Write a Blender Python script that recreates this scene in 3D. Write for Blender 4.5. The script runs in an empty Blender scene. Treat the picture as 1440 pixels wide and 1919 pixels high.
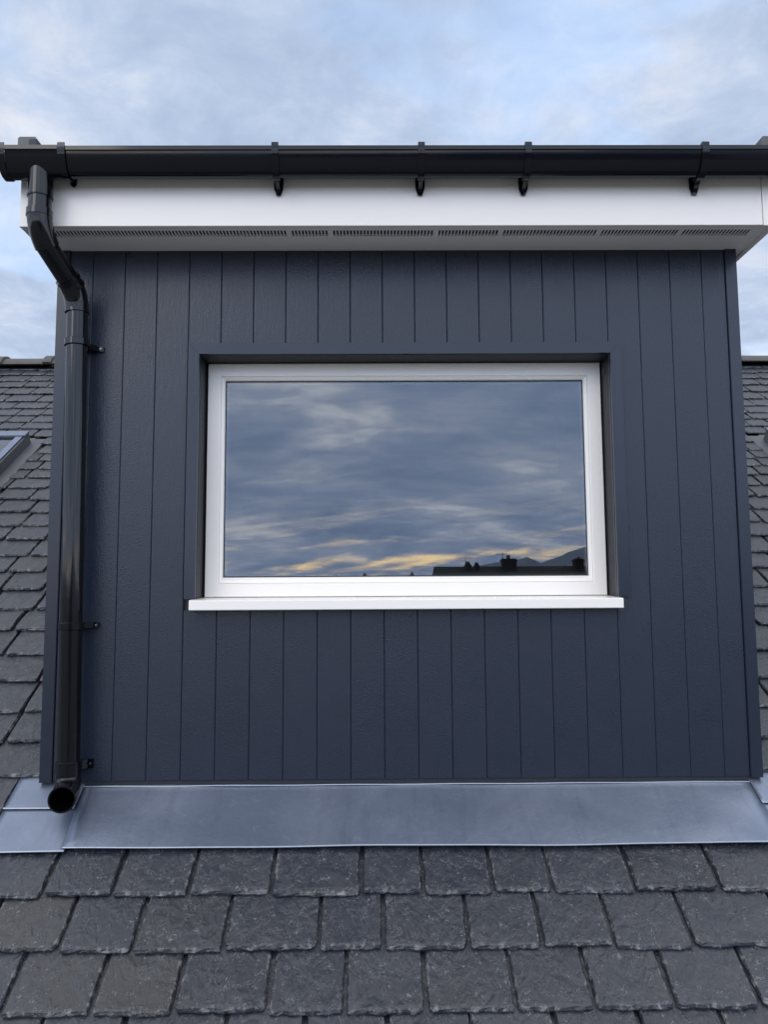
import bpy, bmesh, math, random
from mathutils import Vector, Matrix
R = math.radians
rnd = random.Random(11)
scene = bpy.context.scene
col = scene.collection

# ------------------------------------------------------------------ camera
cam_d = bpy.data.cameras.new('camera')
cam = bpy.data.objects.new('camera', cam_d)
col.objects.link(cam)
scene.camera = cam
cam_d.sensor_fit = 'VERTICAL'
cam_d.sensor_height = 24.0
cam_d.lens = 24.0 * 1441.0 / 1919.0
cam_d.clip_start = 0.05
cam_d.clip_end = 20000
CAM = Vector((0, -3.0, 0))
_yaw, _pitch, _roll = R(.47), R(5.6), R(-.33)
_f = Vector((math.sin(_yaw) * math.cos(_pitch), math.cos(_yaw) * math.cos(_pitch), math.sin(_pitch)))
_r0 = Vector((math.cos(_yaw), -math.sin(_yaw), 0))
_u0 = _r0.cross(_f)
_r = math.cos(_roll) * _r0 + math.sin(_roll) * _u0
_u = _r.cross(_f)
cam.matrix_world = Matrix(((_r.x, _u.x, -_f.x, CAM.x), (_r.y, _u.y, -_f.y, CAM.y), (_r.z, _u.z, -_f.z, CAM.z), (0, 0, 0, 1)))


def in_view(p, m=.06):
    d = Vector(p) - CAM
    z = d.dot(_f)
    if z < .1:
        return False
    return abs(d.dot(_r) / z) < .4997 + m and abs(d.dot(_u) / z) < .6659 + m


# ------------------------------------------------------------------ node helpers
class NT:
    def __init__(s, tree):
        s.t = tree
        s.n = tree.nodes
        s.l = tree.links

    def new(s, typ, **kw):
        n = s.n.new(typ)
        for k, v in kw.items():
            setattr(n, k, v)
        return n

    def put(s, sock, v):
        if hasattr(v, 'is_output') or isinstance(v, bpy.types.NodeSocket):
            s.l.new(v, sock)
        else:
            sock.default_value = v

    def math(s, op, a, b=0.0, c=0.0, clamp=False):
        n = s.new('ShaderNodeMath', operation=op, use_clamp=clamp)
        for i, v in enumerate((a, b, c)):
            s.put(n.inputs[i], v)
        return n.outputs[0]

    def step(s, v, a, b):
        n = s.new('ShaderNodeMapRange', interpolation_type='SMOOTHSTEP')
        for i, q in enumerate((v, a, b, 0.0, 1.0)):
            s.put(n.inputs[i], q)
        return n.outputs[0]

    def mix(s, f, a, b, mode='MIX'):
        n = s.new('ShaderNodeMix', data_type='RGBA', blend_type=mode)
        s.put(n.inputs[0], f)
        s.put(n.inputs[6], a if not isinstance(a, tuple) else (*a, 1)[:4])
        s.put(n.inputs[7], b if not isinstance(b, tuple) else (*b, 1)[:4])
        return n.outputs[2]

    def noise(s, vec, scale, detail=5, rough=.55, dist=0.0, lac=2.0):
        n = s.new('ShaderNodeTexNoise')
        s.put(n.inputs['Vector'], vec)
        for k, v in (('Scale', scale), ('Detail', detail), ('Roughness', rough), ('Distortion', dist), ('Lacunarity', lac)):
            s.put(n.inputs[k], v)
        return n.outputs['Fac']

    def ramp(s, f, pts):
        n = s.new('ShaderNodeValToRGB')
        e = n.color_ramp.elements
        while len(e) < len(pts):
            e.new(.5)
        for i, (p, c) in enumerate(pts):
            e[i].position = p
            e[i].color = (*c, 1) if isinstance(c, tuple) else (c, c, c, 1)
        s.put(n.inputs[0], f)
        return n.outputs[0]

    def mapping(s, vec, scale=(1, 1, 1), loc=(0, 0, 0), rot=(0, 0, 0)):
        n = s.new('ShaderNodeMapping')
        s.put(n.inputs['Vector'], vec)
        s.put(n.inputs['Location'], loc)
        s.put(n.inputs['Rotation'], rot)
        s.put(n.inputs['Scale'], scale)
        return n.outputs[0]

    def comb(s, x, y, z):
        n = s.new('ShaderNodeCombineXYZ')
        for i, v in enumerate((x, y, z)):
            s.put(n.inputs[i], v)
        return n.outputs[0]


# ------------------------------------------------------------------ sky
SUN_EL, SUN_AZ = R(28), R(214)       # azimuth clockwise from +y: behind the camera
world = bpy.data.worlds.new('World')
scene.world = world
world.use_nodes = True
wt = NT(world.node_tree)
wt.n.clear()
w_out = wt.new('ShaderNodeOutputWorld')
bg = wt.new('ShaderNodeBackground')
wt.l.new(bg.outputs[0], w_out.inputs[0])
sky = wt.new('ShaderNodeTexSky', sky_type='NISHITA')
sky.sun_disc = False
sky.sun_elevation = SUN_EL
sky.sun_rotation = SUN_AZ
sky.air_density = 1.2
sky.dust_density = 1.5
tc = wt.new('ShaderNodeTexCoord')
nrm = wt.new('ShaderNodeVectorMath', operation='NORMALIZE')
wt.l.new(tc.outputs['Generated'], nrm.inputs[0])
sep = wt.new('ShaderNodeSeparateXYZ')
wt.l.new(nrm.outputs[0], sep.inputs[0])
dx, dy, dz = sep.outputs
zc = wt.math('MAXIMUM', dz, 0.0)
den = wt.math('ADD', zc, .12)
qx, qy = wt.math('DIVIDE', dx, den), wt.math('DIVIDE', dy, den)
q = wt.comb(qx, qy, 0.0)
west = wt.step(wt.math('MULTIPLY', dy, -1.0), -.45, .55)           # towards the sunset
clear = wt.mix(1.0, wt.mix(1.0, sky.outputs[0], (.12, .12, .12), 'MULTIPLY'), (.40, .57, .86), 'ADD')
# eastern half: broad soft blue-grey cloud with pale gaps
e1 = wt.noise(wt.mapping(q, (.9, 1.0, 1), (3.1, .4, 0), (0, 0, R(28))), 1.7, 6, .55, .25)
e2 = wt.noise(wt.mapping(q, (1.0, 1.05, 1), (7.7, 2.2, 0), (0, 0, R(-15))), 4.4, 7, .62, .3)
en = wt.math('ADD', wt.math('MULTIPLY', e1, .5), wt.math('MULTIPLY', e2, .5))
en = wt.math('MULTIPLY_ADD', wt.step(dz, .55, .25), .035, en)
cloud = wt.ramp(en, [(.38, (.41, .51, .71)), (.46, (.48, .585, .78)), (.52, (.56, .66, .845)), (.58, (.68, .75, .89)), (.66, (.84, .86, .92))])
hole = wt.step(wt.noise(wt.mapping(q, (1.0, 1.2, 1), (1.0, 6.2, 0)), 1.9, 4, .55, .4), .50, .64)
east = wt.mix(wt.math('MULTIPLY', hole, .38), cloud, clear)
high = wt.step(dz, .62, 1.0)
east = wt.mix(high, east, (1.6, 1.62, 1.68))
q2 = wt.comb(wt.math('DIVIDE', dx, wt.math('ADD', zc, .30)), wt.math('DIVIDE', dy, wt.math('ADD', zc, .30)), 0.0)
# western half: heavier slate-blue layer, torn open near the horizon where the low sun shines through
w1 = wt.noise(wt.mapping(q2, (1.0, 1.5, 1), (1.3, 5.2, 0), (0, 0, R(18))), 1.7, 5, .52, .5)
w2 = wt.noise(wt.mapping(q2, (.9, 1.9, 1), (4.1, 9.0, 0), (0, 0, R(10))), 4.6, 6, .6, .5)
w3 = wt.noise(wt.mapping(q2, (.9, 2.0, 1), (2.3, 1.0, 0), (0, 0, R(-12))), 12.0, 4, .6, .6)
wn = wt.math('ADD', wt.math('MULTIPLY', w1, .56), wt.math('ADD', wt.math('MULTIPLY', w2, .35), wt.math('MULTIPLY', w3, .09)))
wcol = wt.ramp(wn, [(.38, (.60, .78, 1.16)), (.48, (.78, .97, 1.36)), (.55, (1.05, 1.20, 1.52)), (.63, (1.8, 1.86, 2.0))])
overc = wt.math('MULTIPLY_ADD', wt.step(dz, .18, .95), .40, 1.40)
wcol = wt.mix(wt.step(dz, .30, .75), wcol, (1.12, 1.09, 1.06))
wcol = wt.mix(1.0, wcol, overc, 'MULTIPLY')
low = wt.math('MULTIPLY_ADD', wt.step(dz, .13, .03), .75, wt.math('MULTIPLY', wt.step(dz, .24, .12), .25))
elv = wt.math('MULTIPLY', dz, 1.0)
st = wt.noise(wt.comb(wt.math('MULTIPLY', dx, 4.2), wt.math('MULTIPLY_ADD', dx, -4.5, wt.math('MULTIPLY', elv, 30.0)), 6.1), 1.0, 5, .58, .9)
st = wt.math('ADD', wt.math('MULTIPLY', st, .66), wt.math('ADD', wt.math('MULTIPLY', w2, .16), wt.math('MULTIPLY', w3, .18)))
warp = wt.noise(wt.comb(wt.math('MULTIPLY', dx, 5.5), 0.0, 1.7), 1.0, 4, .55)
dzw = wt.math('MULTIPLY', wt.math('ADD', wt.math('MULTIPLY_ADD', dx, -.035, dz), wt.math('MULTIPLY', wt.math('SUBTRACT', warp, .5), .05)), 5.0)
bands = wt.ramp(dzw, [(0.0, .45), (.10, .55), (.165, 1.0), (.225, .30), (.285, .80), (.34, .25), (.45, .62), (.55, .12), (.78, .5), (.95, 0.0)])
st = wt.math('MULTIPLY_ADD', wt.math('SUBTRACT', bands, .45), .20, st)
gap = wt.math('MULTIPLY', wt.step(st, .475, .70), low)
glow = wt.mix(wt.step(dz, .085, .03), (3.1, 2.95, 2.7), (6.0, 4.3, 2.1))
wcol = wt.mix(gap, wcol, glow)
full = wt.mix(west, east, wcol)
below = wt.step(dz, 0.0, -.04)
full = wt.mix(below, full, (.10, .11, .13))
wt.l.new(full, bg.inputs[0])
bg.inputs[1].default_value = 1.0

# ------------------------------------------------------------------ sun (spread out by the cloud layer)
sun_d = bpy.data.lights.new('sun', 'SUN')
sun_d.energy = .55
sun_d.angle = R(26)
sun_d.color = (1.0, .94, .86)
sun = bpy.data.objects.new('sun', sun_d)
col.objects.link(sun)
_sd = Vector((math.sin(SUN_AZ) * math.cos(SUN_EL), math.cos(SUN_AZ) * math.cos(SUN_EL), math.sin(SUN_EL)))
sun.rotation_euler = _sd.to_track_quat('Z', 'Y').to_euler()

# ------------------------------------------------------------------ colour management
scene.cycles.max_bounces = 6
scene.cycles.diffuse_bounces = 3
scene.cycles.glossy_bounces = 3
scene.view_settings.view_transform = 'Standard'
scene.view_settings.look = 'None'
scene.view_settings.gamma = 1.0
scene.view_settings.exposure = 0.0
scene.view_settings.use_curve_mapping = False


# ------------------------------------------------------------------ materials
def material(name):
    m = bpy.data.materials.new(name)
    m.use_nodes = True
    t = NT(m.node_tree)
    b = m.node_tree.nodes['Principled BSDF']
    return m, t, b


def objcoord(t, kind='Object'):
    return t.new('ShaderNodeTexCoord').outputs[kind]


def bump(t, b, h, strength, dist):
    n = t.new('ShaderNodeBump')
    n.inputs['Strength'].default_value = strength
    n.inputs['Distance'].default_value = dist
    t.put(n.inputs['Height'], h)
    t.l.new(n.outputs[0], b.inputs['Normal'])
    return n


def simple(name, c, rough, spec=.5, var=.08, scale=3.0, metal=0.0, bmp=0.0, bscale=60, bdist=.002, rvar=.12):
    m, t, b = material(name)
    v = objcoord(t)
    n = t.noise(v, scale, 6, .6)
    lo = tuple(x * (1 - var) for x in c)
    hi = tuple(min(1, x * (1 + var)) for x in c)
    t.l.new(t.mix(n, lo, hi), b.inputs['Base Color'])
    n2 = t.noise(v, scale * 5, 5, .65)
    t.put(b.inputs['Roughness'], t.math('MULTIPLY_ADD', t.math('SUBTRACT', n2, .5), rvar, rough))
    b.inputs['Specular IOR Level'].default_value = spec
    b.inputs['Metallic'].default_value = metal
    if bmp:
        bump(t, b, t.noise(v, bscale, 4, .6), bmp, bdist)
    return m


M = {}
# painted, wood-embossed cladding
m, t, b = material('cladding_paint')
v = objcoord(t)
oi = t.new('ShaderNodeObjectInfo')
off = t.math('MULTIPLY', oi.outputs['Random'], 40.0)
vo = t.new('ShaderNodeVectorMath', operation='ADD')
t.l.new(v, vo.inputs[0])
t.l.new(t.comb(off, off, off), vo.inputs[1])
grain = t.noise(t.mapping(vo.outputs[0], (1, 1, .07)), 120, 3, .55, .5)
swirl = t.noise(t.mapping(vo.outputs[0], (1, 1, .22)), 34, 3, .55, 1.2)
pit = t.noise(vo.outputs[0], 190, 2, .5)
h = t.math('ADD', t.math('MULTIPLY', grain, .28), t.math('ADD', t.math('MULTIPLY', swirl, .30), t.math('MULTIPLY', pit, .42)))
bump(t, b, h, .65, .0034)
patch = t.noise(vo.outputs[0], 2.2, 4, .6)
c = t.mix(patch, (.0130, .0185, .0325), (.0170, .0235, .0395))
c = t.mix(t.math('MULTIPLY', oi.outputs['Random'], .5), c, (.0185, .025, .0405))
t.l.new(c, b.inputs['Base Color'])
t.put(b.inputs['Roughness'], t.math('MULTIPLY_ADD', t.noise(vo.outputs[0], 7, 3, .6), .16, .22))
b.inputs['Specular IOR Level'].default_value = .45
M['clad'] = m
M['trim'] = simple('trim_paint', (.0150, .0210, .0365), .25, .45, .08, 4, bmp=.06, bscale=90, bdist=.0004)
M['backing'] = simple('backing_paint', (.016, .019, .027), .6)
M['recess'] = simple('recess_dark', (.012, .013, .016), .7)
M['upvc'] = simple('white_upvc', (.82, .785, .74), .32, .5, .025, 2.2, bmp=.05, bscale=8, bdist=.002)
M['soffit'] = simple('soffit_upvc', (.84, .82, .79), .42, .5, .04, 3)
M['frame'] = simple('window_upvc', (.835, .80, .755), .25, .5, .02, 2.5)
M['void'] = simple('vent_slot_shade', (.02, .02, .02), .9)  # near-black: the shade inside the soffit slots as a colour
M['gutter'] = simple('black_upvc', (.0026, .0034, .0064), .09, .38, .25, 6, bmp=.04, bscale=16, bdist=.001, rvar=.12)
M['pipe'] = simple('black_pipe', (.0026, .0031, .0048), .08, .42, .3, 7, bmp=.03, bscale=12, bdist=.001, rvar=.12)
M['rubber'] = simple('rubber', (.012, .012, .013), .5)
M['spacer'] = simple('spacer_bar', (.05, .052, .055), .5)
M['screw'] = simple('screw_steel', (.45, .46, .48), .3, metal=1.0)
M['membrane'] = simple('roof_membrane', (.05, .052, .056), .6)
M['verge'] = simple('verge_grey', (.075, .08, .088), .5, .5, .2, 12)
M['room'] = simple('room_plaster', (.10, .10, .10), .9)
M['tarmac'] = simple('tarmac', (.13, .13, .125), .9, var=.4, scale=.02)
M['render'] = simple('house_render', (.25, .235, .21), .85, var=.15, scale=.6)
M['brick'] = simple('chimney_brick', (.05, .036, .03), .85, var=.3, scale=5)
M['clay'] = simple('clay_pot', (.22, .12, .08), .8)
M['slatefar'] = simple('far_slate', (.028, .029, .034), .7, var=.3, scale=1.5)
M['hill'] = simple('hill_haze_blue', (.21, .26, .35), .95, var=.2, scale=.004)  # pale blue of distance haze and backlight put into the base colour
M['leaddark'] = simple('old_lead', (.06, .07, .085), .55, .5, .25, 8)
M['reveal'] = simple('reveal_shaded_paint', (.012, .014, .020), .5, .4, .1, 5)  # same paint as the trim, darkened to put the recess shade in its colour
M['timber'] = simple('timber_deck', (.06, .045, .035), .9)
M['woodwin'] = simple('house_window_frame', (.7, .7, .68), .4)

# weathered zinc/lead sheet
m, t, b = material('lead_sheet')
v = objcoord(t)
n = t.noise(v, 2.6, 6, .62, .4)
n2 = t.noise(t.mapping(v, (1, 1, 1), (4, 1, 2)), 34, 5, .65, 1.2)
st_ = t.noise(t.mapping(v, (9, 1.2, 1.2)), 3.0, 5, .6)
c = t.mix(t.step(n, .3, .7), (.140, .172, .240), (.195, .230, .305))
c = t.mix(t.math('MULTIPLY', t.step(n2, .58, .72), .4), c, (.24, .27, .33))
c = t.mix(t.math('MULTIPLY', t.step(st_, .52, .68), .2), c, (.085, .105, .15))
t.l.new(c, b.inputs['Base Color'])
b.inputs['Metallic'].default_value = .6
t.put(b.inputs['Roughness'], t.math('MULTIPLY_ADD', n2, .2, .27))
bump(t, b, t.math('ADD', t.math('MULTIPLY', n2, .6), t.math('MULTIPLY', t.noise(v, 7, 2, .5), 1.4)), .35, .004)
M['lead'] = m
M['leadedge'] = simple('bright_lead_edge', (.33, .365, .43), .42, .5, .12, 20, metal=.5)

# riven slate
m, t, b = material('riven_slate')
v = objcoord(t)
oi = t.new('ShaderNodeObjectInfo')
gi = t.new('ShaderNodeNewGeometry')
rv = t.math('FRACT', t.math('ADD', oi.outputs['Random'], gi.outputs['Random Per Island']))
off = t.math('MULTIPLY', rv, 57.0)
vo = t.new('ShaderNodeVectorMath', operation='ADD')
t.l.new(v, vo.inputs[0])
t.l.new(t.comb(off, t.math('MULTIPLY', off, .7), 0.0), vo.inputs[1])
p = vo.outputs[0]
big = t.noise(p, 9, 3, .6, .6)
riv = t.noise(t.mapping(p, (1, .55, 1), (0, 0, 0), (0, 0, R(12))), 30, 3, .5, 1.5)
curl = t.noise(p, 34, 3, .55, 2.4)
ridge_ = t.math('ABSOLUTE', t.math('SUBTRACT', curl, .5))
mark = t.math('MULTIPLY', t.step(ridge_, .035, .010), t.step(t.noise(p, 21, 2, .6), .47, .60))
fl = t.noise(t.mapping(p, (1, .6, 1), (9, 3, 0)), 13, 3, .5, .8)
terr = t.math('SNAP', fl, .085)
calm = t.math('MULTIPLY_ADD', t.step(big, .35, .65), .7, .3)
h = t.math('ADD', t.math('MULTIPLY', t.math('MULTIPLY', riv, calm), .8), t.math('ADD', t.math('MULTIPLY', terr, 1.2), t.math('MULTIPLY', mark, .22)))
bump(t, b, h, .95, .0074)
c = t.ramp(rv, [(0, (.011, .015, .024)), (.25, (.020, .025, .036)), (.45, (.013, .018, .029)), (.7, (.024, .029, .040)), (.95, (.015, .019, .028)), (1, (.026, .026, .027))])
c = t.mix(t.math('MULTIPLY', t.step(big, .42, .66), .4), c, (.036, .041, .052))
c = t.mix(t.math('MULTIPLY', t.step(t.noise(t.mapping(p, (1, 1, 1), (5, 5, 0)), 5, 4, .6), .55, .72), .2), c, (.042, .041, .040))
c = t.mix(t.math('MULTIPLY', mark, .7), c, (.20, .21, .225))
# freshly broken rim of the slate: steep faces are paler
vec_n = t.new('ShaderNodeAttribute', attribute_name='rim')
rim = t.math('MULTIPLY', vec_n.outputs['Fac'], t.step(t.noise(p, 40, 4, .65), .50, .64))
c = t.mix(t.math('MULTIPLY', rim, .65), c, (.23, .23, .225))
t.l.new(c, b.inputs['Base Color'])
t.put(b.inputs['Roughness'], t.math('MULTIPLY_ADD', riv, .36, .24))
b.inputs['Specular IOR Level'].default_value = .62
M['slate'] = m
M['ridge'] = simple('ridge_tile_clay', (.075, .072, .070), .7, .4, .35, 9, bmp=.4, bscale=45, bdist=.003)

# window glass: coated double glazing, part mirror, part see-through
m, t, b = material('window_glass')
t.n.remove(b)
out = [n for n in t.n if n.type == 'OUTPUT_MATERIAL'][0]
gl = t.new('ShaderNodeBsdfGlossy')
gl.inputs['Roughness'].default_value = 0.0
gl.inputs['Color'].default_value = (.90, .925, 1.0, 1)
tr = t.new('ShaderNodeBsdfTransparent')
tr.inputs['Color'].default_value = (.80, .84, .84, 1)
fr = t.new('ShaderNodeFresnel')
fr.inputs['IOR'].default_value = 1.5
mx = t.new('ShaderNodeMixShader')
t.put(mx.inputs[0], t.math('MULTIPLY_ADD', fr.outputs[0], 1.25, .038, clamp=True))
t.l.new(tr.outputs[0], mx.inputs[1])
t.l.new(gl.outputs[0], mx.inputs[2])
t.l.new(mx.outputs[0], out.inputs[0])
bn = t.new('ShaderNodeBump')
bn.inputs['Strength'].default_value = .0008
bn.inputs['Distance'].default_value = .004
t.put(bn.inputs['Height'], t.noise(objcoord(t), 2.0, 2, .5))
t.l.new(bn.outputs[0], gl.inputs['Normal'])
M['glass'] = m


# ------------------------------------------------------------------ object helpers
def tag(o, label=None, cat=None, group=None, kind=None):
    if label: o['label'] = label
    if cat: o['category'] = cat
    if group: o['group'] = group
    if kind: o['kind'] = kind
    return o


WLOC = {}


def link(o, parent=None):
    col.objects.link(o)
    if parent is not None:
        o.parent = parent
        L = WLOC.get(parent.name)
        if L is not None:
            o.matrix_parent_inverse = Matrix.Translation(-L)
    return o


def thing(name, label, cat, loc, group=None):
    o = bpy.data.objects.new(name, None)
    o.empty_display_size = .1
    col.objects.link(o)
    o.location = loc
    WLOC[o.name] = Vector(loc)
    return tag(o, label, cat, group)


def obj(name, bm, mat, parent=None, smooth=False, angle=35):
    me = bpy.data.meshes.new(name)
    bmesh.ops.recalc_face_normals(bm, faces=bm.faces)
    bm.to_mesh(me)
    bm.free()
    me.materials.append(mat)
    if smooth:
        for pl in me.polygons:
            pl.use_smooth = True
        me.set_sharp_from_angle(angle=R(angle))
    return link(bpy.data.objects.new(name, me), parent)


def box(bm, x0, x1, y0, y1, z0, z1, bev=0.0):
    vs = [bm.verts.new((x, y, z)) for x in (x0, x1) for y in (y0, y1) for z in (z0, z1)]
    fs = [(0, 1, 3, 2), (4, 6, 7, 5), (0, 4, 5, 1), (2, 3, 7, 6), (0, 2, 6, 4), (1, 5, 7, 3)]
    faces = [bm.faces.new([vs[i] for i in f]) for f in fs]
    if bev:
        es = list({e for f in faces for e in f.edges})
        bmesh.ops.bevel(bm, geom=es, offset=bev, segments=2, profile=.6, affect='EDGES')
    return vs


def B(name, dims, mat, parent=None, bev=0.0):
    bm = bmesh.new()
    box(bm, *dims, bev=bev)
    return obj(name, bm, mat, parent)


def prism(bm, poly, axis, a, b):
    """extrude a 2-D polygon along an axis between a and b"""
    def P(p, s):
        if axis == 'x': return (s, p[0], p[1])
        if axis == 'y': return (p[0], s, p[1])
        return (p[0], p[1], s)
    A = [bm.verts.new(P(p, a)) for p in poly]
    C = [bm.verts.new(P(p, b)) for p in poly]
    bm.faces.new(A)
    bm.faces.new(list(reversed(C)))
    n = len(poly)
    for i in range(n):
        j = (i + 1) % n
        bm.faces.new((A[i], A[j], C[j], C[i]))


def tube(bm, pts, rad, seg=24, cap=True):
    """sweep a circle along points; rad is a number or one radius per point"""
    pts = [Vector(p) for p in pts]
    if not isinstance(rad, (list, tuple)):
        rad = [rad] * len(pts)
    rings = []
    up = None
    for i, p in enumerate(pts):
        d = (pts[min(i + 1, len(pts) - 1)] - pts[max(i - 1, 0)]).normalized()
        if up is None:
            up = d.orthogonal().normalized()
        up = (up - d * up.dot(d)).normalized()
        s = d.cross(up)
        rings.append([bm.verts.new(p + (up * math.cos(k * 2 * math.pi / seg) + s * math.sin(k * 2 * math.pi / seg)) * rad[i]) for k in range(seg)])
    for a, b2 in zip(rings, rings[1:]):
        for k in range(seg):
            j = (k + 1) % seg
            bm.faces.new((a[k], a[j], b2[j], b2[k]))
    if cap:
        bm.faces.new(rings[0])
        bm.faces.new(list(reversed(rings[-1])))
    return rings


def sweep_rect(bm, x0, x1, z0, z1, prof, closed=True):
    """mitred rectangular ring: prof is a list of (inset, y)"""
    loops = []
    for ins, y in prof:
        loops.append([bm.verts.new(q_) for q_ in ((x0 + ins, y, z0 + ins), (x1 - ins, y, z0 + ins), (x1 - ins, y, z1 - ins), (x0 + ins, y, z1 - ins))])
    n = len(loops)
    for i in range(n if closed else n - 1):
        a, b2 = loops[i], loops[(i + 1) % n]
        for k in range(4):
            j = (k + 1) % 4
            bm.faces.new((a[k], a[j], b2[j], b2[k]))


# ------------------------------------------------------------------ ground, hills
bm = bmesh.new()
vs = [bm.verts.new(p) for p in ((-9000, -9000, -7.2), (9000, -9000, -7.2), (9000, 9000, -7.2), (-9000, 9000, -7.2))]
bm.faces.new(vs)
tag(obj('ground', bm, M['tarmac']), kind='structure')

HP = [(-180, .9), (-120, .7), (-60, .8), (-30, .5), (-12, .35), (2, .3), (4.5, .9), (7, 1.55), (8.6, 1.75), (9.6, 1.7), (10.3, 1.95), (10.9, 2.25), (11.4, 1.9), (12, 1.7), (13, 2.1), (15.2, 2.85), (19, 3.6), (30, 3.0), (60, 1.5), (120, .7), (180, .9)]


def hill_el(a):
    for (a0, e0), (a1, e1_) in zip(HP, HP[1:]):
        if a0 <= a <= a1:
            return e0 + (e1_ - e0) * (a - a0) / (a1 - a0)
    return .8


bm = bmesh.new()
ring = []
for k in range(721):
    a = -180 + k * .5
    e = hill_el(a) + .05 * math.sin(a * 2.3) + .03 * math.sin(a * 5.1)
    az = R(a)
    c3 = []
    for dist, fr_ in ((2300, -.02), (2700, .45), (3100, .8), (3500, 1.0), (4300, .3)):
        hgt = max(0, fr_) * math.tan(R(e)) * 3500 - (7.5 if fr_ < 0 else 0)
        c3.append(bm.verts.new((math.sin(az) * dist, -math.cos(az) * dist, hgt)))
    ring.append(c3)
for a_, b_ in zip(ring, ring[1:]):
    for k in range(4):
        bm.faces.new((a_[k], a_[k + 1], b_[k + 1], b_[k]))
tag(obj('hills', bm, M['hill'], smooth=True, angle=80), kind='structure')


# ------------------------------------------------------------------ houses across the street (seen reflected in the pane)
def far_house(label, x0, x1, y, ridge, depth, chims, hip=.35, ground=-7.2):
    h_ = thing('house', label, 'house', ((x0 + x1) / 2, y, ground), 'houses across the street')
    eave = ridge - depth * .5 * .62
    B('wall', (x0 + .1, x1 - .1, y - depth / 2 + .3, y + depth / 2 - .3, ground, eave + .05), M['render'], h_)
    bm = bmesh.new()
    e = [bm.verts.new(p_) for p_ in ((x0 - .2, y - depth / 2, eave), (x1 + .2, y - depth / 2, eave), (x1 + .2, y + depth / 2, eave), (x0 - .2, y + depth / 2, eave))]
    r_ = [bm.verts.new((x0 - .2 + hip, y, ridge)), bm.verts.new((x1 + .2 - hip, y, ridge))]
    for f in ((e[0], e[1], r_[1], r_[0]), (e[2], e[3], r_[0], r_[1]), (e[3], e[0], r_[0]), (e[1], e[2], r_[1]), (e[3], e[2], e[1], e[0])):
        bm.faces.new(f)
    rf = obj('roof', bm, M['slatefar'], h_)
    n = max(2, int((x1 - x0) / 2.6))
    for fl_ in range(2):
        for k in range(n):
            cx_ = x0 + (k + .5) * (x1 - x0) / n
            zz = ground + 1.0 + fl_ * 2.9
            w_ = B('window', (cx_ - .5, cx_ + .5, y + depth / 2 - .33, y + depth / 2 - .26, zz, zz + 1.3), M['woodwin'], h_)
            B('pane', (cx_ - .43, cx_ + .43, y + depth / 2 - .3, y + depth / 2 - .25, zz + .07, zz + 1.23), M['backing'], w_)
    for (cx0, cx1, top, pots, aerial) in chims:
        c_ = B('chimney', (cx0, cx1, y - .35, y + .35, ridge - 1.0, top), M['brick'], h_)
        bm = bmesh.new()
        box(bm, cx0 - .05, cx1 + .05, y - .4, y + .4, top - .16, top - .06)
        obj('chimney_cap', bm, M['brick'], c_)
        for px_, ph in pots:
            bm = bmesh.new()
            tube(bm, [(px_, y, top - .02), (px_, y, top + ph * .8), (px_, y, top + ph)], [.12, .10, .12], 12)
            obj('chimney_pot', bm, M['clay'], c_)
        if aerial:
            ax, ah = aerial
            bm = bmesh.new()
            tube(bm, [(ax, y, top - .3), (ax, y, top + ah)], .018, 6)
            for q_ in range(5):
                box(bm, ax - .35 + q_ * .15, ax - .335 + q_ * .15, y - .2, y + .2, top + ah - .08, top + ah - .06)
            box(bm, ax - .4, ax + .4, y - .01, y + .01, top + ah - .085, top + ah - .065)
            obj('aerial', bm, M['backing'], c_)
    return h_


far_house('long dark slate-roofed house with wide brick chimney, seen reflected in the window', 3.0, 16.5, -40, 1.14, 8.5,
          [(4.93, 5.17, 1.30, [(5.05, .12)], (4.92, .40)), (5.47, 5.62, 1.27, [(5.55, .10)], None), (6.97, 7.75, 1.56, [(7.34, .20)], (7.03, .34)), (11.05, 11.50, 1.53, [(11.3, .09)], None)])
far_house('distant low house whose chimneys just show at the reflected horizon', -9.0, 4.5, -75, 1.0, 9,
          [(-1.5, -1.2, 1.30, [(-1.35, .15)], None), (3.3, 3.6, 1.35, [(3.45, .2)], None)])

# ------------------------------------------------------------------ the house: slate roof
TH = R(35.0)
RO = Vector((0, 0, -.7425))
RV = Vector((0, math.cos(TH), math.sin(TH)))
RN = Vector((0, -math.sin(TH), math.cos(TH)))


def rp(x, v_, n_=0.0):
    return RO + Vector((x, 0, 0)) + RV * v_ + RN * n_


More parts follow.
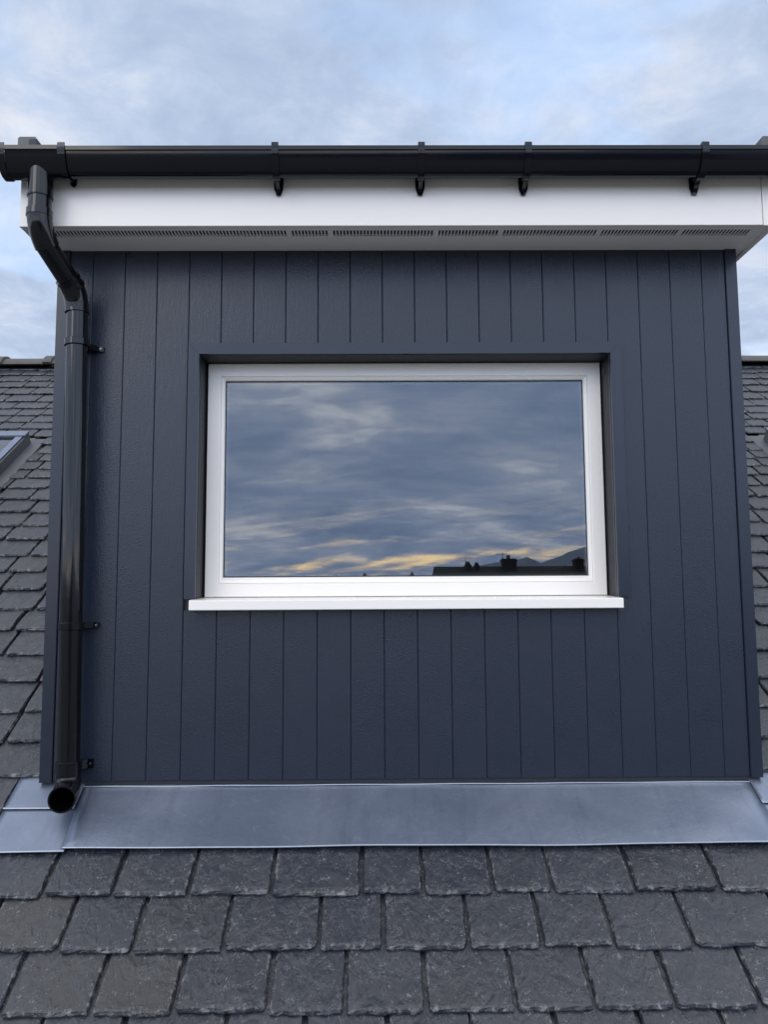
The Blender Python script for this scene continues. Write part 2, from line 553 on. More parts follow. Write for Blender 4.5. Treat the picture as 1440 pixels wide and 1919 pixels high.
WL, WR = -1.284, 1.462       # dormer wall faces
XL, XR = -6.2, 6.2
V_RIDGE, V_EAVE = 4.90, -2.15
house = thing('house', 'house with a grey riven slate roof around the dark dormer', 'house', (0, 1.0, -7.2))
ea, ri = rp(0, V_EAVE), rp(0, V_RIDGE)
B('wall', (XL + .15, XR - .15, ea.y + .35, 2 * ri.y - ea.y - .35, -7.2, ea.z + .1), M['render'], house)
bm = bmesh.new()
D0 = -.034
for s_, e_ in ((XL, XR),):
    p1, p2 = rp(0, V_EAVE, D0), rp(0, V_RIDGE, D0)
    by = 2 * ri.y - p1.y
    poly = [(p1.y, p1.z), (p2.y, p2.z), (2 * ri.y - p2.y, p2.z), (by, p1.z), (by, p1.z - .12), (ri.y, p2.z - .2), (p1.y, p1.z - .12)]
    # deck in strips, left open where the dormer stands
    prism(bm, poly, 'x', XL, WL + .02)
    prism(bm, poly, 'x', WR - .02, XR)
    q0 = rp(0, .02, D0)
    prism(bm, [(p1.y, p1.z), (q0.y, q0.z), (q0.y, q0.z - .12), (p1.y, p1.z - .12)], 'x', WL + .02, WR - .02)
    q1 = rp(0, 3.3, D0)
    prism(bm, [(q1.y, q1.z), (p2.y, p2.z), (2 * ri.y - p2.y, p2.z), (by, p1.z), (by, p1.z - .12), (ri.y, p2.z - .2), (q1.y, q1.z - .12)], 'x', WL + .02, WR - .02)
roof = obj('roof', bm, M['timber'], house)

SL_T = .0145


def slate_mesh(seed, w=.27, L=.40):
    """one slate: local x across, y up the slope, z up; tail edge at y=0, top face at z=0"""
    rg = random.Random(seed)
    hw = w / 2
    cl, cr = (rg.choice((.006, .009, .013, .016, .024)) for _ in '12')
    out_ = [(-hw, L), (-hw + rg.uniform(-.001, .002), L * .62), (-hw + rg.uniform(-.001, .003), L * .38), (-hw + rg.uniform(0, .003), L * .2), (-hw + rg.uniform(-.001, .002), cl * 1.5), (-hw + cl * .18, cl * .5), (-hw + cl * .6, cl * .1)]
    n = 9
    for i in range(n):
        f = (i + .5) / n
        out_.append((-hw + cl + (w - cl - cr) * f, rg.uniform(-.0032, .0032)))
    out_ += [(hw - cr * .6, cr * .1), (hw - cr * .18, cr * .5), (hw - rg.uniform(-.001, .002), cr * 1.5), (hw - rg.uniform(0, .003), L * .2), (hw - rg.uniform(-.001, .003), L * .38), (hw - rg.uniform(-.001, .002), L * .62), (hw, L)]
    bm = bmesh.new()
    rim = bm.verts.layers.float.new('rim')
    cx_, cy_ = 0, L / 2

    def ringv(ins, z, jit, rimv, zj=0):
        vs_ = []
        N = len(out_)
        for i, (x, y) in enumerate(out_):
            k = ins + rg.uniform(-jit, jit)
            sx = -1 if x < 0 else 1
            ax = max(0, 1 - max(0, hw - abs(x)) / .03)
            ay = max(0, 1 - y / .03) if y < .03 else 0
            top_ = 1 if i in (0, N - 1) else 0
            vv = bm.verts.new((x - sx * k * ax, y + k * ay * 1.3 - (k if top_ else 0), z + rg.uniform(-zj, zj)))
            vv[rim] = rimv
            vs_.append(vv)
        return vs_
    bot = ringv(0.0, -SL_T, 0, 1)
    mid = ringv(-.0005, -SL_T * .55, .001, 1, .001)
    top = ringv(.0035, -.0008, .0022, .9, .0005)
    inn = ringv(.011, 0, .005, .03, .0004)
    N = len(out_)
    for a_, b_ in ((bot, mid), (mid, top), (top, inn)):
        for i in range(N):
            j = (i + 1) % N
            bm.faces.new((a_[i], a_[j], b_[j], b_[i]))
    bm.faces.new(inn)
    bm.faces.new(list(reversed(bot)))
    bmesh.ops.recalc_face_normals(bm, faces=bm.faces)
    me = bpy.data.meshes.new('slate')
    bm.to_mesh(me)
    bm.free()
    me.materials.append(M['slate'])
    return me


SM = [slate_mesh(s_) for s_ in range(10)]
SMS = [slate_mesh(100 + s_, .27, .30) for s_ in range(10)]
ALPHA = R(5.7)


def slate_matrix(xc, v_, w, lift=0, skew=0, roll=0, zs=1.0):
    vy = RV * math.cos(ALPHA) - RN * math.sin(ALPHA)
    nz = RN * math.cos(ALPHA) + RV * math.sin(ALPHA)
    m3 = Matrix(((1, vy.x, nz.x), (0, vy.y, nz.y), (0, vy.z, nz.z))).to_4x4()
    return Matrix.Translation(rp(xc, v_, .012 + lift)) @ m3 @ Matrix.Rotation(skew, 4, 'Z') @ Matrix.Rotation(roll, 4, 'Y') @ Matrix.Diagonal((w / .27, 1, zs, 1))


stuff_v, stuff_f, stuff_r = [], [], []
n_ind = 0


def in_sky(pt_l, pt_r):
    return False


def place_slate(xa, xb, v_, small=False):
    """a slate between xa and xb with its tail at v_"""
    global n_ind
    w = xb - xa - .0120
    if w < .03:
        return
    if xb < XL or xa > XR:
        return
    rg = rnd
    mesh = (SMS if small else SM)[rg.randrange(10)]
    mw = slate_matrix((xa + xb) / 2, v_ + rg.uniform(-.007, .007), w, rg.uniform(0, .002), rg.gauss(0, R(.5)), rg.gauss(0, R(.22)), .8 if v_ > 2.3 else 1.0)
    vis = False
    for fx in (-.5, 0, .5):
        for fy in (0, .1, .19):
            pt = mw @ Vector((fx * .27, fy, 0))
            if in_view(pt, .012):
                # hidden behind the dormer front?
                d = pt - CAM
                hit = CAM + d * (3.0 / d.y) if pt.y > 0.0 else None
                if hit is None or not (WL < hit.x < WR and hit.z < 1.36):
                    vis = True
    if vis and v_ > -1.1:
        o = bpy.data.objects.new('slate', mesh)
        o.matrix_world = mw
        link(o, roof)
        o.matrix_basis = mw
        n_ind += 1
    else:
        base = len(stuff_v)
        ra = [d_.value for d_ in mesh.attributes['rim'].data]
        stuff_v.extend((mw @ v2.co)[:] for v2 in mesh.vertices)
        stuff_r.extend(ra)
        stuff_f.extend(tuple(i + base for i in p_.vertices) for p_ in mesh.polygons)


TAILS_LOW = [(-.452, [-1.107, -.879, -.629, -.358, -.06, .145, .375, .57, .844, 1.126]),
             (-.635, [-.988, -.761, -.483, -.189, .011, .276, .504, .724, .969]),
             (-.815, [-1.086, -.831, -.595, -.324, -.102, .133, .392, .62, .851, 1.099]),
             (-.996, [-.962, -.728, -.44, -.216, .018, .256, .498, .74, .974])]
v_ = -1.178
while v_ > V_EAVE - .02:
    TAILS_LOW.append((v_, [rnd.uniform(-.1, .1)]))
    v_ -= .182


def fill(xs, lo, hi, wmin=.20, wmax=.32):
    xs = list(xs)
    while xs[0] > lo:
        xs.insert(0, xs[0] - rnd.uniform(wmin, wmax))
    while xs[-1] < hi:
        xs.append(xs[-1] + rnd.uniform(wmin, wmax))
    return xs


for v_, js in TAILS_LOW:
    xs = fill(js, XL, XR)
    for a_, b_ in zip(xs, xs[1:]):
        place_slate(a_, b_, v_)
TAILS_UP = [-.285, -.12, .045, .221, .393, .583, .771, .954, 1.122, 1.282, 1.459, 1.621, 1.793, 1.955, 2.118, 2.284, 2.43, 2.584, 2.716, 2.845, 2.97, 3.124, 3.274, 3.42, 3.553, 3.69, 3.835, 3.99, 4.165, 4.333, 4.486, 4.638, 4.77]
SKL = (-3.34, -2.545, 2.02, 3.16)     # skylight left: x0,x1,v0,v1
SKR = (2.86, 3.65, 2.02, 3.165)
for i, v_ in enumerate(TAILS_UP):
    small = v_ > 4.3
    big_w = (.17, .29) if v_ > 2.4 else (.19, .31)
    lim_l = -1.372 if v_ < .04 else WL + .004
    lim_r = 1.548 if v_ < .04 else WR - .004
    xs = fill([lim_l - rnd.uniform(.08, .26)], XL, lim_l, *big_w)
    xs = [x for x in xs if x < lim_l - .05] + [lim_l]
    segs = list(zip(xs, xs[1:]))
    xs = fill([lim_r + rnd.uniform(.08, .26)], lim_r, XR, *big_w)
    xs = [lim_r] + [x for x in xs if x > lim_r + .05]
    segs += list(zip(xs, xs[1:]))
    if v_ > 3.25:
        xs = fill([WL], WL, WR, *big_w)
        xs = xs[:-1] + [WR]
        segs += [(a_, b_) for a_, b_ in zip(xs, xs[1:]) if b_ - a_ > .05]
    for a_, b_ in segs:
        cut = False
        for (sx0, sx1, sv0, sv1) in (SKL, SKR):
            gx0, gx1 = sx0 - .075, sx1 + .075
            if sv0 - .10 < v_ < sv1 + .06 and b_ > gx0 and a_ < gx1:
                cut = True
                if a_ < gx0 - .03:
                    place_slate(a_, gx0, v_, small)
                if b_ > gx1 + .03:
                    place_slate(gx1, b_, v_, small)
        if not cut:
            place_slate(a_, b_, v_, small)
me = bpy.data.meshes.new('slate_field')
me.from_pydata(stuff_v, [], stuff_f)
at = me.attributes.new('rim', 'FLOAT', 'POINT')
at.data.foreach_set('value', stuff_r)
me.materials.append(M['slate'])
tag(link(bpy.data.objects.new('slate_field', me), roof), kind='stuff')
print('individual slates', n_ind, 'others', len(stuff_v) // 92)


# ridge tiles
def ridge_mesh():
    bm = bmesh.new()
    sec = []
    for s_ in range(13):
        a = R(-62 + s_ * 124 / 12)
        sec.append((math.sin(a) * .16, math.cos(a) * .16 - .085))
    def shell(x0, x1, k):
        outer = [[bm.verts.new((x, y * k, z * k + (k - 1) * .05)) for y, z in sec] for x in (x0, x1)]
        inner = [[bm.verts.new((x, y * .88 * k, z * .88 * k - .008)) for y, z in sec] for x in (x0, x1)]
        for i in range(12):
            bm.faces.new((outer[0][i], outer[0][i + 1], outer[1][i + 1], outer[1][i]))
            bm.faces.new((inner[0][i], inner[1][i], inner[1][i + 1], inner[0][i + 1]))
            for e_ in (0, 1):
                bm.faces.new((outer[e_][i], outer[e_][i + 1], inner[e_][i + 1], inner[e_][i]))
        for i in (0, 12):
            bm.faces.new((outer[0][i], outer[1][i], inner[1][i], inner[0][i]))
    shell(-.225, .215, 1.0)
    shell(-.235, -.16, 1.16)
    bmesh.ops.recalc_face_normals(bm, faces=bm.faces)
    me = bpy.data.meshes.new('ridge_tile')
    bm.to_mesh(me)
    bm.free()
    me.materials.append(M['ridge'])
    return me


RM = ridge_mesh()
apex = rp(0, V_RIDGE, 0)
x = XL + .2
while x < XR:
    o = bpy.data.objects.new('ridge_tile', RM)
    o.location = (x + .02, apex.y, apex.z - .008 + rnd.uniform(-.004, .004))
    o.rotation_euler = (rnd.gauss(0, .01), rnd.gauss(0, .008), rnd.gauss(0, .006))
    link(o, roof)
    x += .452


# ------------------------------------------------------------------ skylights
def roof_box(bm, x0, x1, v0, v1, n0, n1, bev=0.0):
    b2 = bmesh.new()
    box(b2, x0, x1, v0, v1, n0, n1, bev)
    mt = Matrix(((1, 0, 0, 0), (0, RV.y, RN.y, 0), (0, RV.z, RN.z, 0), (0, 0, 0, 1)))
    mt = Matrix.Translation(RO) @ mt
    b2.transform(mt)
    tmp = bpy.data.meshes.new('tmp')
    b2.to_mesh(tmp)
    b2.free()
    bm.from_mesh(tmp)
    bpy.data.meshes.remove(tmp)


def skylight(label, sx0, sx1, sv0, sv1):
    t_ = thing('skylight', label, 'skylight', rp((sx0 + sx1) / 2, sv0), 'skylights in the slate roof')
    bm = bmesh.new()
    w = .07
    for a in ((sx0, sx0 + w, sv0, sv1), (sx1 - w, sx1, sv0, sv1), (sx0 + w, sx1 - w, sv0, sv0 + w), (sx0 + w, sx1 - w, sv1 - w, sv1)):
        roof_box(bm, *a, -.03, .075, .004)
    obj('frame', bm, M['verge'], t_)
    bm = bmesh.new()
    roof_box(bm, sx0 - .004, sx1 + .004, sv1 - .075, sv1 + .006, .077, .095, .005)
    obj('hood', bm, M['lead'], t_)
    bm = bmesh.new()
    for a in ((sx0 + .012, sx0 + .06), (sx1 - .06, sx1 - .012)):
        roof_box(bm, *a, sv0, sv1 - .08, .077, .088, .003)
    roof_box(bm, sx0 + .062, sx1 - .062, sv0, sv0 + .05, .077, .088, .003)
    obj('cladding_strip', bm, M['lead'], t_)
    bm = bmesh.new()
    roof_box(bm, sx0 + .065, sx1 - .065, sv0 + .06, sv1 - .078, .062, .074)
    obj('pane', bm, M['glass'], t_)
    bm = bmesh.new()
    roof_box(bm, sx0 + .07, sx1 - .07, sv0 + .07, sv1 - .07, -.03, -.02)
    obj('blind', bm, M['room'], t_)
    bm = bmesh.new()
    for a in ((sx0 - .09, sx0 - .002, sv0 - .1, sv1 + .06), (sx1 + .002, sx1 + .09, sv0 - .1, sv1 + .06), (sx0 - .002, sx1 + .002, sv0 - .14, sv0 - .002), (sx0 - .002, sx1 + .002, sv1 + .002, sv1 + .08)):
        roof_box(bm, *a, -.03, .004)
    obj('flashing', bm, M['leaddark'], t_)
    return t_


skylight('grey-framed skylight in the slates at the left edge of the picture', *SKL)
skylight('skylight in the slates at the right edge, only its corner showing', *SKR)

# ------------------------------------------------------------------ dormer
dormer = thing('dormer', 'dark blue-grey boarded dormer with white fascia and one wide window', 'dormer', (.09, .0, -.7425))
ZB, ZT = -.722, 1.36
OX0, OX1, OZ0, OZ1 = -.707, .932, -.042, .927      # window opening
bm = bmesh.new()
yb0, yb1 = .016, .14
box(bm, WL + .012, OX0, yb0, yb1, -.80, ZT + .1)
box(bm, OX1, WR - .012, yb0, yb1, -.80, ZT + .1)
box(bm, OX0, OX1, yb0, yb1, -.80, OZ0 - .06)
box(bm, OX0, OX1, yb0, yb1, OZ1, ZT + .1)
obj('wall', bm, M['backing'], dormer)
for a, b_ in ((WL + .004, WL + .10), (WR - .10, WR - .004)):
    bm = bmesh.new()
    zroof = lambda y_: -.7425 + y_ * math.tan(TH) - .10
    ye = 3.05
    prism(bm, [(yb1, zroof(yb1)), (yb1, ZT + .1), (ye, ZT + .1), (ye, zroof(ye))], 'x', a, b_)
    obj('cheek', bm, M['clad'], dormer)


def board(x0, x1, z0, z1):
    g = .00025
    ch, th = .0027, .013
    poly = [(x0 + g, th), (x0 + g, ch), (x0 + g + ch, 0), (x1 - g - ch, 0), (x1 - g, ch), (x1 - g, th)]
    bm = bmesh.new()
    A = [bm.verts.new((p[0], p[1], z0)) for p in poly]
    C = [bm.verts.new((p[0], p[1], z1)) for p in poly]
    bm.faces.new(A)
    bm.faces.new(list(reversed(C)))
    for i in range(6):
        j = (i + 1) % 6
        bm.faces.new((A[i], A[j], C[j], C[i]))
    o = obj('board', bm, M['clad'], dormer)
    o.location.y = rnd.uniform(-.0006, .0006)
    return o


J = [-1.2365] + [-1.0145 + .12967 * k for k in range(-1, 19)] + [1.4155]
for a, b_ in zip(J, J[1:]):
    if a > -.77 and b_ < .94:
        board(a, b_, OZ1 + .006, ZT + .02)
        board(a, b_, ZB, OZ0 - .042)
    else:
        board(a, b_, ZB, ZT + .02)
# corner trims (L-shaped, wrapping round on to the cheek)
for s_, x0, x1 in ((-1, WL, -1.2365), (1, 1.4155, WR)):
    bm = bmesh.new()
    if s_ < 0:
        poly = [(x0, -.007), (x1 - .0002, -.007), (x1 - .0002, .010), (x0 + .004, .010), (x0 + .0038, .07), (x0, .07)]
    else:
        poly = [(x1, -.007), (x0 + .0002, -.007), (x0 + .0002, .010), (x1 - .004, .010), (x1 - .0038, .07), (x1, .07)]
    prism(bm, poly, 'z', ZB - .004, ZT + .02)
    bmesh.ops.bevel(bm, geom=[e for e in bm.edges if abs(e.verts[0].co.z - e.verts[1].co.z) > .5], offset=.0016, segments=2, affect='EDGES')
    obj('corner_trim', bm, M['trim'], dormer)
B('base_trim', (-1.272, 1.45, .008, .0155, -.80, -.7235), M['backing'], dormer)

# eaves box
YF = -.2215
FX0, FX1 = -1.341, 1.519
FT = 1.65
bm = bmesh.new()
box(bm, FX0 + .0535, FX1 - .0535, YF, YF + .018, ZT - .003, FT, .0025)
obj('fascia', bm, M['upvc'], dormer)
for x0, x1, side in ((FX0, FX0 + .052, -1), (FX1 - .052, FX1, 1)):
    bm = bmesh.new()
    box(bm, x0, x1, YF - .003, YF + .02, ZT - .006, FT, .002)
    xx = (x0, x0 + .018) if side < 0 else (x1 - .018, x1)
    box(bm, xx[0], xx[1], YF + .0205, 2.9, ZT - .005, FT, .002)
    obj('verge_fascia', bm, M['upvc'], dormer)
    bm = bmesh.new()
    xx = (FX0 + .0185, WL + .006) if side < 0 else (WR - .006, FX1 - .0185)
    box(bm, xx[0], xx[1], -.008, 2.9, ZT + .0015, ZT + .012)
    obj('side_soffit', bm, M['soffit'], dormer)
ys0, ys1 = YF + .0185, .018
yv0, yv1 = -.176, -.124
bm = bmesh.new()
sx0, sx1 = FX0 + .0185, FX1 - .0185
box(bm, sx0, sx1, ys0, yv0, ZT, ZT + .010)
box(bm, sx0, sx1, yv1, -.0085, ZT, ZT + .010)
box(bm, WL + .006, WR - .006, -.0084, ys1, ZT, ZT + .010)
soffit = obj('soffit', bm, M['soffit'], dormer)
bm = bmesh.new()
xs_ = sx0
gaps = [-.90, -.59, -.345, -.185, .03, .22, .47, .675, .845, 1.16]
box(bm, sx0, -1.245, yv0 + .0003, yv1 - .0003, ZT + .0005, ZT + .0017)
x = -1.245
while x < 1.44:
    wd = .0054
    for g in gaps:
        if abs(x - g) < .005:
            wd = .022
    box(bm, x, x + wd, yv0 + .0003, yv1 - .0003, ZT + .0005, ZT + .0017)
    x += wd + .0076
box(bm, x, sx1, yv0 + .0003, yv1 - .0003, ZT + .0005, ZT + .0017)
tag(obj('vent_strip', bm, M['soffit'], soffit), kind='stuff')
B('vent_shade_sheet', (sx0 + .01, sx1 - .01, yv0 - .02, yv1 + .02, ZT + .0102, ZT + .016), M['void'], soffit)  # dark sheet added above the slots to stand for the shade in them
B('flat_roof', (FX0 + .02, FX1 - .02, YF + .02, 3.2, FT - .10, FT - .02), M['membrane'], dormer)
for x0, x1 in ((-1.366, -1.294), (1.483, 1.556)):
    bm = bmesh.new()
    prism(bm, [(x0, FT + .001), (x0, FT + .062), (x0 + .006, FT + .068), (x1 - .006, FT + .068), (x1, FT + .060), (x1, FT + .001)], 'y', YF + .01, 3.1)
    vt = obj('verge_trim', bm, M['verge'], dormer)
    bm = bmesh.new()
    box(bm, x0 + .045, x1 + .003, YF + .003, YF + .05, FT + .002, FT + .055, .002)
    obj('end_cap', bm, M['backing'], vt)

# window
bm = bmesh.new()
wx0, wx1, wz0, wz1 = -.6985, .926, -.0365, .9245
sweep_rect(bm, wx0, wx1, wz0, wz1, [(0, .18), (0, .112), (.003, .109), (.052, .109), (.055, .112), (.055, .18)])
window = obj('window', bm, M['frame'], dormer)
bm = bmesh.new()
sweep_rect(bm, wx0 + .055, wx1 - .055, wz0 + .055, wz1 - .055, [(.0005, .175), (.0005, .1135), (.003, .1125), (.013, .1185), (.0155, .124), (.0155, .175)])
# taller bottom rail
box(bm, wx0 + .07, wx1 - .07, .1265, .17, wz0 + .069, wz0 + .0795)
obj('glazing_bead', bm, M['frame'], window)
gx0, gx1, gz0, gz1 = wx0 + .0702, wx1 - .0702, wz0 + .0795, wz1 - .0702
bm = bmesh.new()
sweep_rect(bm, gx0, gx1, gz0, gz1, [(0, .170), (0, .126), (.0045, .1275), (.0045, .170)])
obj('gasket', bm, M['rubber'], window)
bm = bmesh.new()
sweep_rect(bm, gx0 + .0052, gx1 - .0052, gz0 + .0052, gz1 - .0052, [(0, .146), (0, .136), (.008, .136), (.008, .146)])
obj('spacer_bar', bm, M['spacer'], window)
for ya, yb_ in ((.1285, .1345),):
    B('pane', (gx0 + .0048, gx1 - .0048, ya, yb_, gz0 + .0048, gz1 - .0048), M['glass'], window)
bm = bmesh.new()
SZ = -.0425
prism(bm, [(.1085, -.0375), (.1085, -.080), (-.035, -.082), (-.0365, -.0835), (-.051, -.0835), (-.054, -.081), (-.054, SZ - .006), (-.051, SZ - .003), (-.012, SZ)], 'x', -.7205, .9375)
obj('sill', bm, M['frame'], window)
# reveal linings and face trims, mitred at the head
TY = -.016
to0, to1, toz = -.7505, .9775, .971
for poly in ([(to0, -.0405), (OX0, -.0405), (OX0, OZ1), (to0, toz)], [(OX1, -.0405), (to1, -.0405), (to1, toz), (OX1, OZ1)], [(OX0 + .0004, OZ1 + .0004), (OX1 - .0004, OZ1 + .0004), (to1 - .0006, toz), (to0 + .0006, toz)]):
    bm = bmesh.new()
    prism(bm, poly, 'y', TY, -.0008)
    obj('window_trim', bm, M['trim'], window)
for d_ in ((OX0 - .005, OX0 + .0008, -.001, .15, -.0365, OZ1), (OX1 - .0008, OX1 + .005, -.001, .15, -.0365, OZ1), (OX0 + .001, OX1 - .001, -.001, .15, OZ1 - .0008, OZ1 + .005)):
    B('reveal', d_, M['reveal'], window)
bm = bmesh.new()
box(bm, .929, .9318, .06, .10, .86, .89)
obj('frame_vent', bm, M['rubber'], window)
# the unlit room behind the glass
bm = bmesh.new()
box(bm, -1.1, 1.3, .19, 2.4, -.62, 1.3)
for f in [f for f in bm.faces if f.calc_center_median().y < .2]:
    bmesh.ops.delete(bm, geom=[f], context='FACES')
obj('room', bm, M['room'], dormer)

# ------------------------------------------------------------------ lead apron and soakers
flash = thing('flashing', 'grey lead apron flashing below the dormer boards', 'flashing', rp(0, -.28))


def sheet(name, x0a, x1a, v0, v1, n0, n1, parent, dx=0.0, up=0.0, nx=24, nv=10, th=.0028, amp=.0016, seed=0, mat='lead', roll=True, hem=True):
    """a dressed sheet: from v0 (lower edge) to v1 (upper); dx shears the left edge; up = upstand height at the top"""
    rg = random.Random(seed)
    ph = [rg.uniform(0, 6.28) for _ in range(6)]
    bm = bmesh.new()
    grid = []
    rows = [(v0, -.004, True)] if roll else []
    for j in range(nv + 1):
        f = j / nv
        rows.append((v0 + (v1 - v0) * f, None, False))
    for (vv, dn, _) in rows:
        f = (vv - v0) / (v1 - v0)
        row = []
        for i in range(nx + 1):
            g = i / nx
            xx = (x0a + dx * f) + (x1a - x0a - dx * f) * g
            n_ = n0 + (n1 - n0) * f + amp * (math.sin(xx * 6 + ph[0]) + .6 * math.sin(xx * 13 + vv * 9 + ph[1]) + .5 * math.sin(vv * 28 + ph[2] + xx * 3))
            v2 = vv + .0016 * math.sin(xx * 5 + ph[3]) * (1 - f)
            if dn is not None:
                n_ += dn
                v2 -= .0008
            row.append(bm.verts.new(rp(xx, v2, n_)))
        grid.append(row)
    if up:
        row = []
        for i in range(nx + 1):
            b0 = grid[-1][i].co
            row.append(bm.verts.new((b0.x, b0.y + .002, b0.z + up)))
        grid.append(row)
    for a_, b_ in zip(grid, grid[1:]):
        for i in range(nx):
            bm.faces.new((a_[i], a_[i + 1], b_[i + 1], b_[i]))
    lower = [v2.co.copy() for v2 in grid[1 if roll else 0]]
    o = obj(name, bm, M[mat], parent, smooth=True, angle=50)
    if hem:
        b2 = bmesh.new()
        tube(b2, [p_ + RN * .0002 for p_ in lower], .0031, 8)
        obj('hem', b2, M['leadedge'], o, smooth=True)
    md = o.modifiers.new('thick', 'SOLIDIFY')
    md.thickness = th
    md.offset = -1
    return o


sheet('apron_sheet', -1.094, 1.418, -.281, .002, .0185, -.003, flash, dx=-.028, up=.003, nx=60, seed=1)
bm = bmesh.new()
tube(bm, [rp(-1.12 + 2.53 * k / 40, -.001, .0005 + .0012 * math.sin(k * .9)) for k in range(41)], .0026, 8)
obj('fold', bm, M['leadedge'], flash, smooth=True)
sheet('soaker_sheet', -1.374, -1.088, -.290, -.096, .0130, .003, flash, nx=14, seed=2, amp=.001)
sheet('soaker_sheet', -1.374, -1.116, -.104, .09, .0085, -.004, flash, nx=14, seed=3, amp=.001)
sheet('soaker_sheet', 1.4100, 1.552, -.290, -.096, .0130, .003, flash, nx=10, seed=4, amp=.001)
sheet('soaker_sheet', 1.412, 1.552, -.104, .09, .0085, -.004, flash, nx=10, seed=5, amp=.001)

# ------------------------------------------------------------------ gutter
gutter = thing('gutter', 'black half-round plastic gutter running along the white fascia', 'gutter', (.09, -.28, 1.50))
GC, GZ, GR, GV = -.283, 1.586, .0555, .0190     # GV: the section is deeper than it is wide
LIP = 1.605


def gutter_profile(r, lip, t_=.0028, band=True):
    """open channel profile in (y, z), outer then inner"""
    outer = []
    if band:
        outer += [(GC - r - .001, lip), (GC - r - .0045, lip - .002), (GC - r - .0045, lip - .017), (GC - r - .0005, lip - .0195)]
    else:
        outer += [(GC - r, lip)]
    z0, dep, t0 = GZ, r + GV, R(22)      # the curve leaves the lip already tilted under

    def arc_pt(rr, dd, k):
        a = math.pi + t0 + (math.pi - 2 * t0) * k / 18
        return (GC + rr * math.cos(a) / math.cos(t0), z0 - dd * (-math.sin(a) - math.sin(t0)) / (1 - math.sin(t0)))
    for k in range(0, 19):
        outer.append(arc_pt(r, dep, k))
    outer += [(GC + r, lip + .004)]
    inner = [(GC + r - t_, lip + .004)]
    for k in range(18, -1, -1):
        inner.append(arc_pt(r - t_, dep - t_, k))
    inner += [(GC - r + t_, lip)]
    return outer + inner


def channel(name, x0, x1, r, lip, parent, band=True, t_=.0028, mat='gutter'):
    bm = bmesh.new()
    prism(bm, gutter_profile(r, lip, t_, band), 'x', x0, x1)
    return obj(name, bm, M[mat], parent, smooth=True, angle=32)


channel('trough', -1.150, 1.56, GR, LIP, gutter)
outlet = channel('outlet', -1.350, -1.158, GR + .004, LIP + .001, gutter)
# union collars at both ends of the outlet and the stop end
for x0, x1 in ((-1.372, -1.3505), (-1.1575, -1.131)):
    c_ = channel('union', x0, x1, GR + .0085, LIP + .009, gutter, band=False, t_=.004)
bm = bmesh.new()
prof = [(GC - GR - .003, LIP)] + [(GC + (GR + .003) * math.cos(math.pi + math.pi * k / 18), GZ + (GR + GV + .003) * math.sin(math.pi + math.pi * k / 18)) for k in range(19)] + [(GC + GR + .003, LIP)]
prism(bm, prof, 'x', -1.3765, -1.3725)
obj('stop_end', bm, M['gutter'], gutter)
bm = bmesh.new()
prism(bm, prof, 'x', 1.5605, 1.566)
obj('stop_end', bm, M['gutter'], gutter)


def bracket(x, tilt=0):
    bm = bmesh.new()
    hw = .0125
    prism(bm, gutter_profile(GR + .0105, LIP + .006, .0095, False), 'x', x - hw, x + hw)
    box(bm, x - hw, x + hw, GC - GR - .006, GC - GR + .010, LIP + .005, LIP + .011, .0015)
    b_ = obj('bracket', bm, M['gutter'], gutter, smooth=True, angle=32)
    bm = bmesh.new()
    prism(bm, [(x - .019, 1.545), (x + .019, 1.545), (x + .017, 1.498), (x + .008, 1.472), (x - .008, 1.472), (x - .017, 1.498)], 'y', YF - .0095, YF - .0035)
    prism(bm, [(YF - .0096, 1.54), (YF - .0096, 1.482), (YF - .022, 1.490), (GC + .005, 1.505), (GC + .035, 1.545)], 'x', x - .0075, x + .0075)
    obj('bracket_arm', bm, M['gutter'], b_)
    return b_


for x in (-.368, .166, .557, 1.206):
    bracket(x)
bm = bmesh.new()
prism(bm, [(-1.158, 1.56), (-1.128, 1.56), (-1.130, 1.518), (-1.138, 1.505), (-1.150, 1.512)], 'y', YF - .0095, YF - .0035)
prism(bm, [(YF - .0096, 1.545), (YF - .0096, 1.508), (GC + .03, 1.522), (GC + .035, 1.545)], 'x', -1.147, -1.139)
obj('bracket_arm', bm, M['gutter'], gutter)

# ------------------------------------------------------------------ downpipe
pipe = thing('downpipe', 'black round plastic downpipe with offset bends on the dormer left side', 'downpipe', (-1.15, -.09, -.75))
PR = .0400
YP = -.086


def px(z):
    return -1.143 + (-1.1675 + 1.143) * (z + .65) / 1.8


def P_(z):
    return Vector((px(z), YP, z))


def arc(p0, p1, p2, n=8):
    """quadratic bend between legs"""
    p0, p1, p2 = map(Vector, (p0, p1, p2))
    return [(1 - t_) ** 2 * p0 + 2 * t_ * (1 - t_) * p1 + t_ * t_ * p2 for t_ in [k / n for k in range(n + 1)]]


def T(name, pts, rad, parent, seg=28):
    bm = bmesh.new()
    tube(bm, pts, rad, seg)
    return obj(name, bm, M['pipe'], parent, smooth=True, angle=40)


SPX, SPY = -1.241, GC + .002
ztop = 1.345
k1 = Vector((SPX, SPY, 1.300))            # upper knee
k2 = Vector((px(1.15) - .001, YP, 1.145))   # lower knee
d12 = (k2 - k1).normalized()
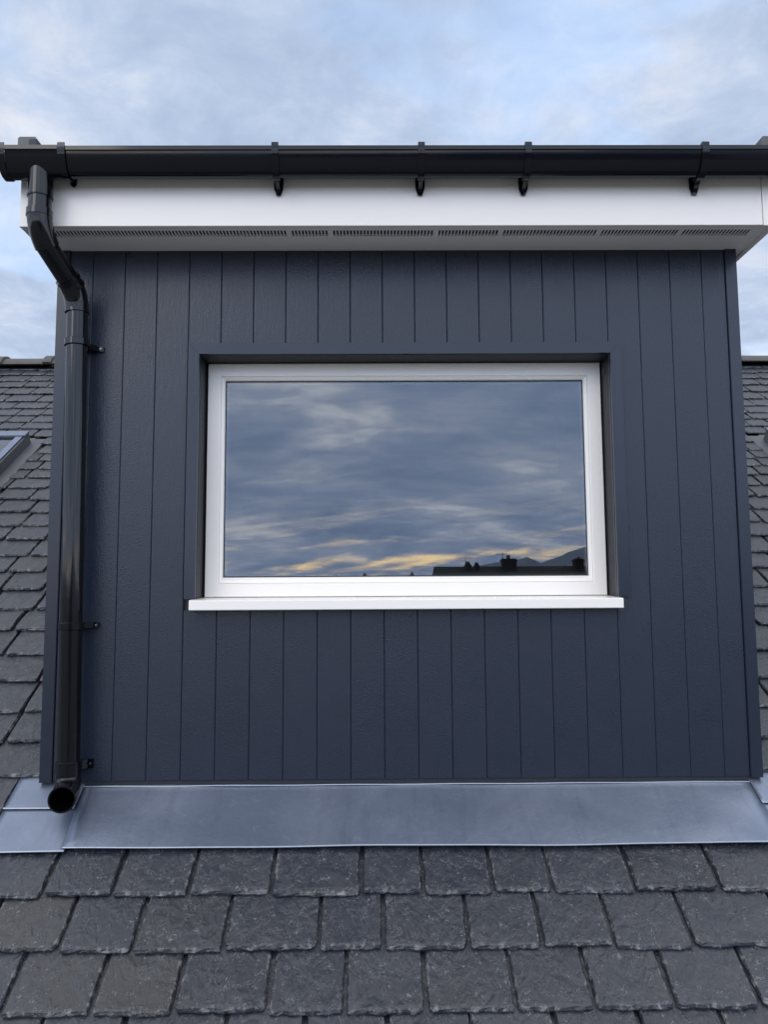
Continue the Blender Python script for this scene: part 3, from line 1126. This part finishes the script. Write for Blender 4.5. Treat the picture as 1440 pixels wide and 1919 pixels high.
# spigot of the outlet with its collar
T('spigot', [(SPX, SPY, 1.545), (SPX, SPY, 1.435)], PR + .0045, pipe)
T('spigot_collar', [(SPX, SPY, 1.444), (SPX, SPY, 1.438), (SPX, SPY, 1.4355)], [PR + .0055, PR + .0055, PR + .002], pipe)
T('short_pipe', [(SPX, SPY, 1.4355), (SPX, SPY, 1.36)], PR + .001, pipe)
a = arc((SPX, SPY, 1.385), k1 + Vector((0, 0, .02)), k1 + d12 * .055, 10)
T('bend', [Vector((SPX, SPY, 1.388)), Vector((SPX, SPY, 1.386))] + a[1:], [PR + .001, PR + .0055, PR + .0055] + [PR + .0045] * 9, pipe)
T('bend_collar', [(SPX, SPY, 1.362), (SPX, SPY, 1.388)], PR + .0062, pipe)
T('offset_pipe', [k1 + d12 * .03, k2 - d12 * .05], PR, pipe)
b0 = k2 - d12 * .065
a = arc(b0, k2, k2 + Vector((0, 0, -.075)), 10)
T('bend', a, [PR + .0055] + [PR + .0045] * 9 + [PR + .0055], pipe)
for s_ in (.068, .034):
    c0 = k2 - d12 * s_
    T('bend_collar', [c0 - d12 * .006, c0 + d12 * .006], PR + .0072, pipe)
T('pipe', [P_(1.10), P_(.6), P_(0), P_(-.66)], PR, pipe)


def clip(z, big=False):
    bm = bmesh.new()
    hh = .014 if not big else .022
    tube(bm, [P_(z + hh), P_(z + hh - .002), P_(z - hh + .002), P_(z - hh)], [PR + .004, PR + .0068, PR + .0068, PR + .004], 28)
    x0 = px(z) - (.014 if big else 0)
    prism(bm, [(x0 - .02, -.0035), (x0 - .02, -.012), (x0 + .01, -.05), (x0 + .03, -.05), (x0 + .056, -.013), (x0 + .076, -.012), (x0 + .076, -.0035)], 'z', z - hh * .75, z + hh * .75)
    o = obj('clip', bm, M['pipe'], pipe, smooth=True, angle=40)
    bm = bmesh.new()
    tube(bm, [(x0 + .066, -.0115, z), (x0 + .066, -.0165, z)], [.0052, .0038], 10)
    obj('screw', bm, M['screw'], o)
    if big:
        for e_ in (1, -1):
            bm = bmesh.new()
            tube(bm, [P_(z + e_ * hh + .003), P_(z + e_ * hh - .003)], PR + .0068, 28)
            obj('socket_rim', bm, M['pipe'], o, smooth=True)
    return o


clip(.950)
clip(-.137)
clip(-.655, True)
# shoe: bends out towards the roof, open at the end
s0 = P_(-.668)
s1 = P_(-.735)
s2 = Vector((-1.120, -.195, -.738))
dirs = (s2 - s1).normalized()
pts = [s0] + arc(s0 + Vector((0, 0, -.006)), s1, s1 + dirs * .075, 9) + [s2]
bm = bmesh.new()
ro, rin = PR + .0055, PR + .0022
rings = tube(bm, pts, ro, 28, cap=False)
bm.faces.new(rings[0])
n = len(pts)
inner = tube(bm, pts[3:], rin, 28, cap=False)
bm.faces.new(inner[0])
# lip between outer and inner at the mouth: match nearest vertices
for k in range(28):
    j = (k + 1) % 28
    A1, A2 = rings[-1][k], rings[-1][j]
    B1 = min(inner[-1], key=lambda v2: (v2.co - A1.co).length)
    B2 = min(inner[-1], key=lambda v2: (v2.co - A2.co).length)
    if B1 is not B2:
        bm.faces.new((A1, A2, B2, B1))
obj('shoe', bm, M['pipe'], pipe, smooth=True, angle=40)
bm = bmesh.new()
rr = tube(bm, [s2 - dirs * .006, s2 + dirs * .001], ro + .0022, 28, cap=False)
r2 = tube(bm, [s2 - dirs * .006, s2 + dirs * .001], rin - .0002, 28, cap=False)
for q_ in (0, 1):
    for k in range(28):
        j = (k + 1) % 28
        bm.faces.new((rr[q_][k], rr[q_][j], r2[q_][j], r2[q_][k]))
obj('shoe_rim', bm, M['pipe'], pipe, smooth=True, angle=40)
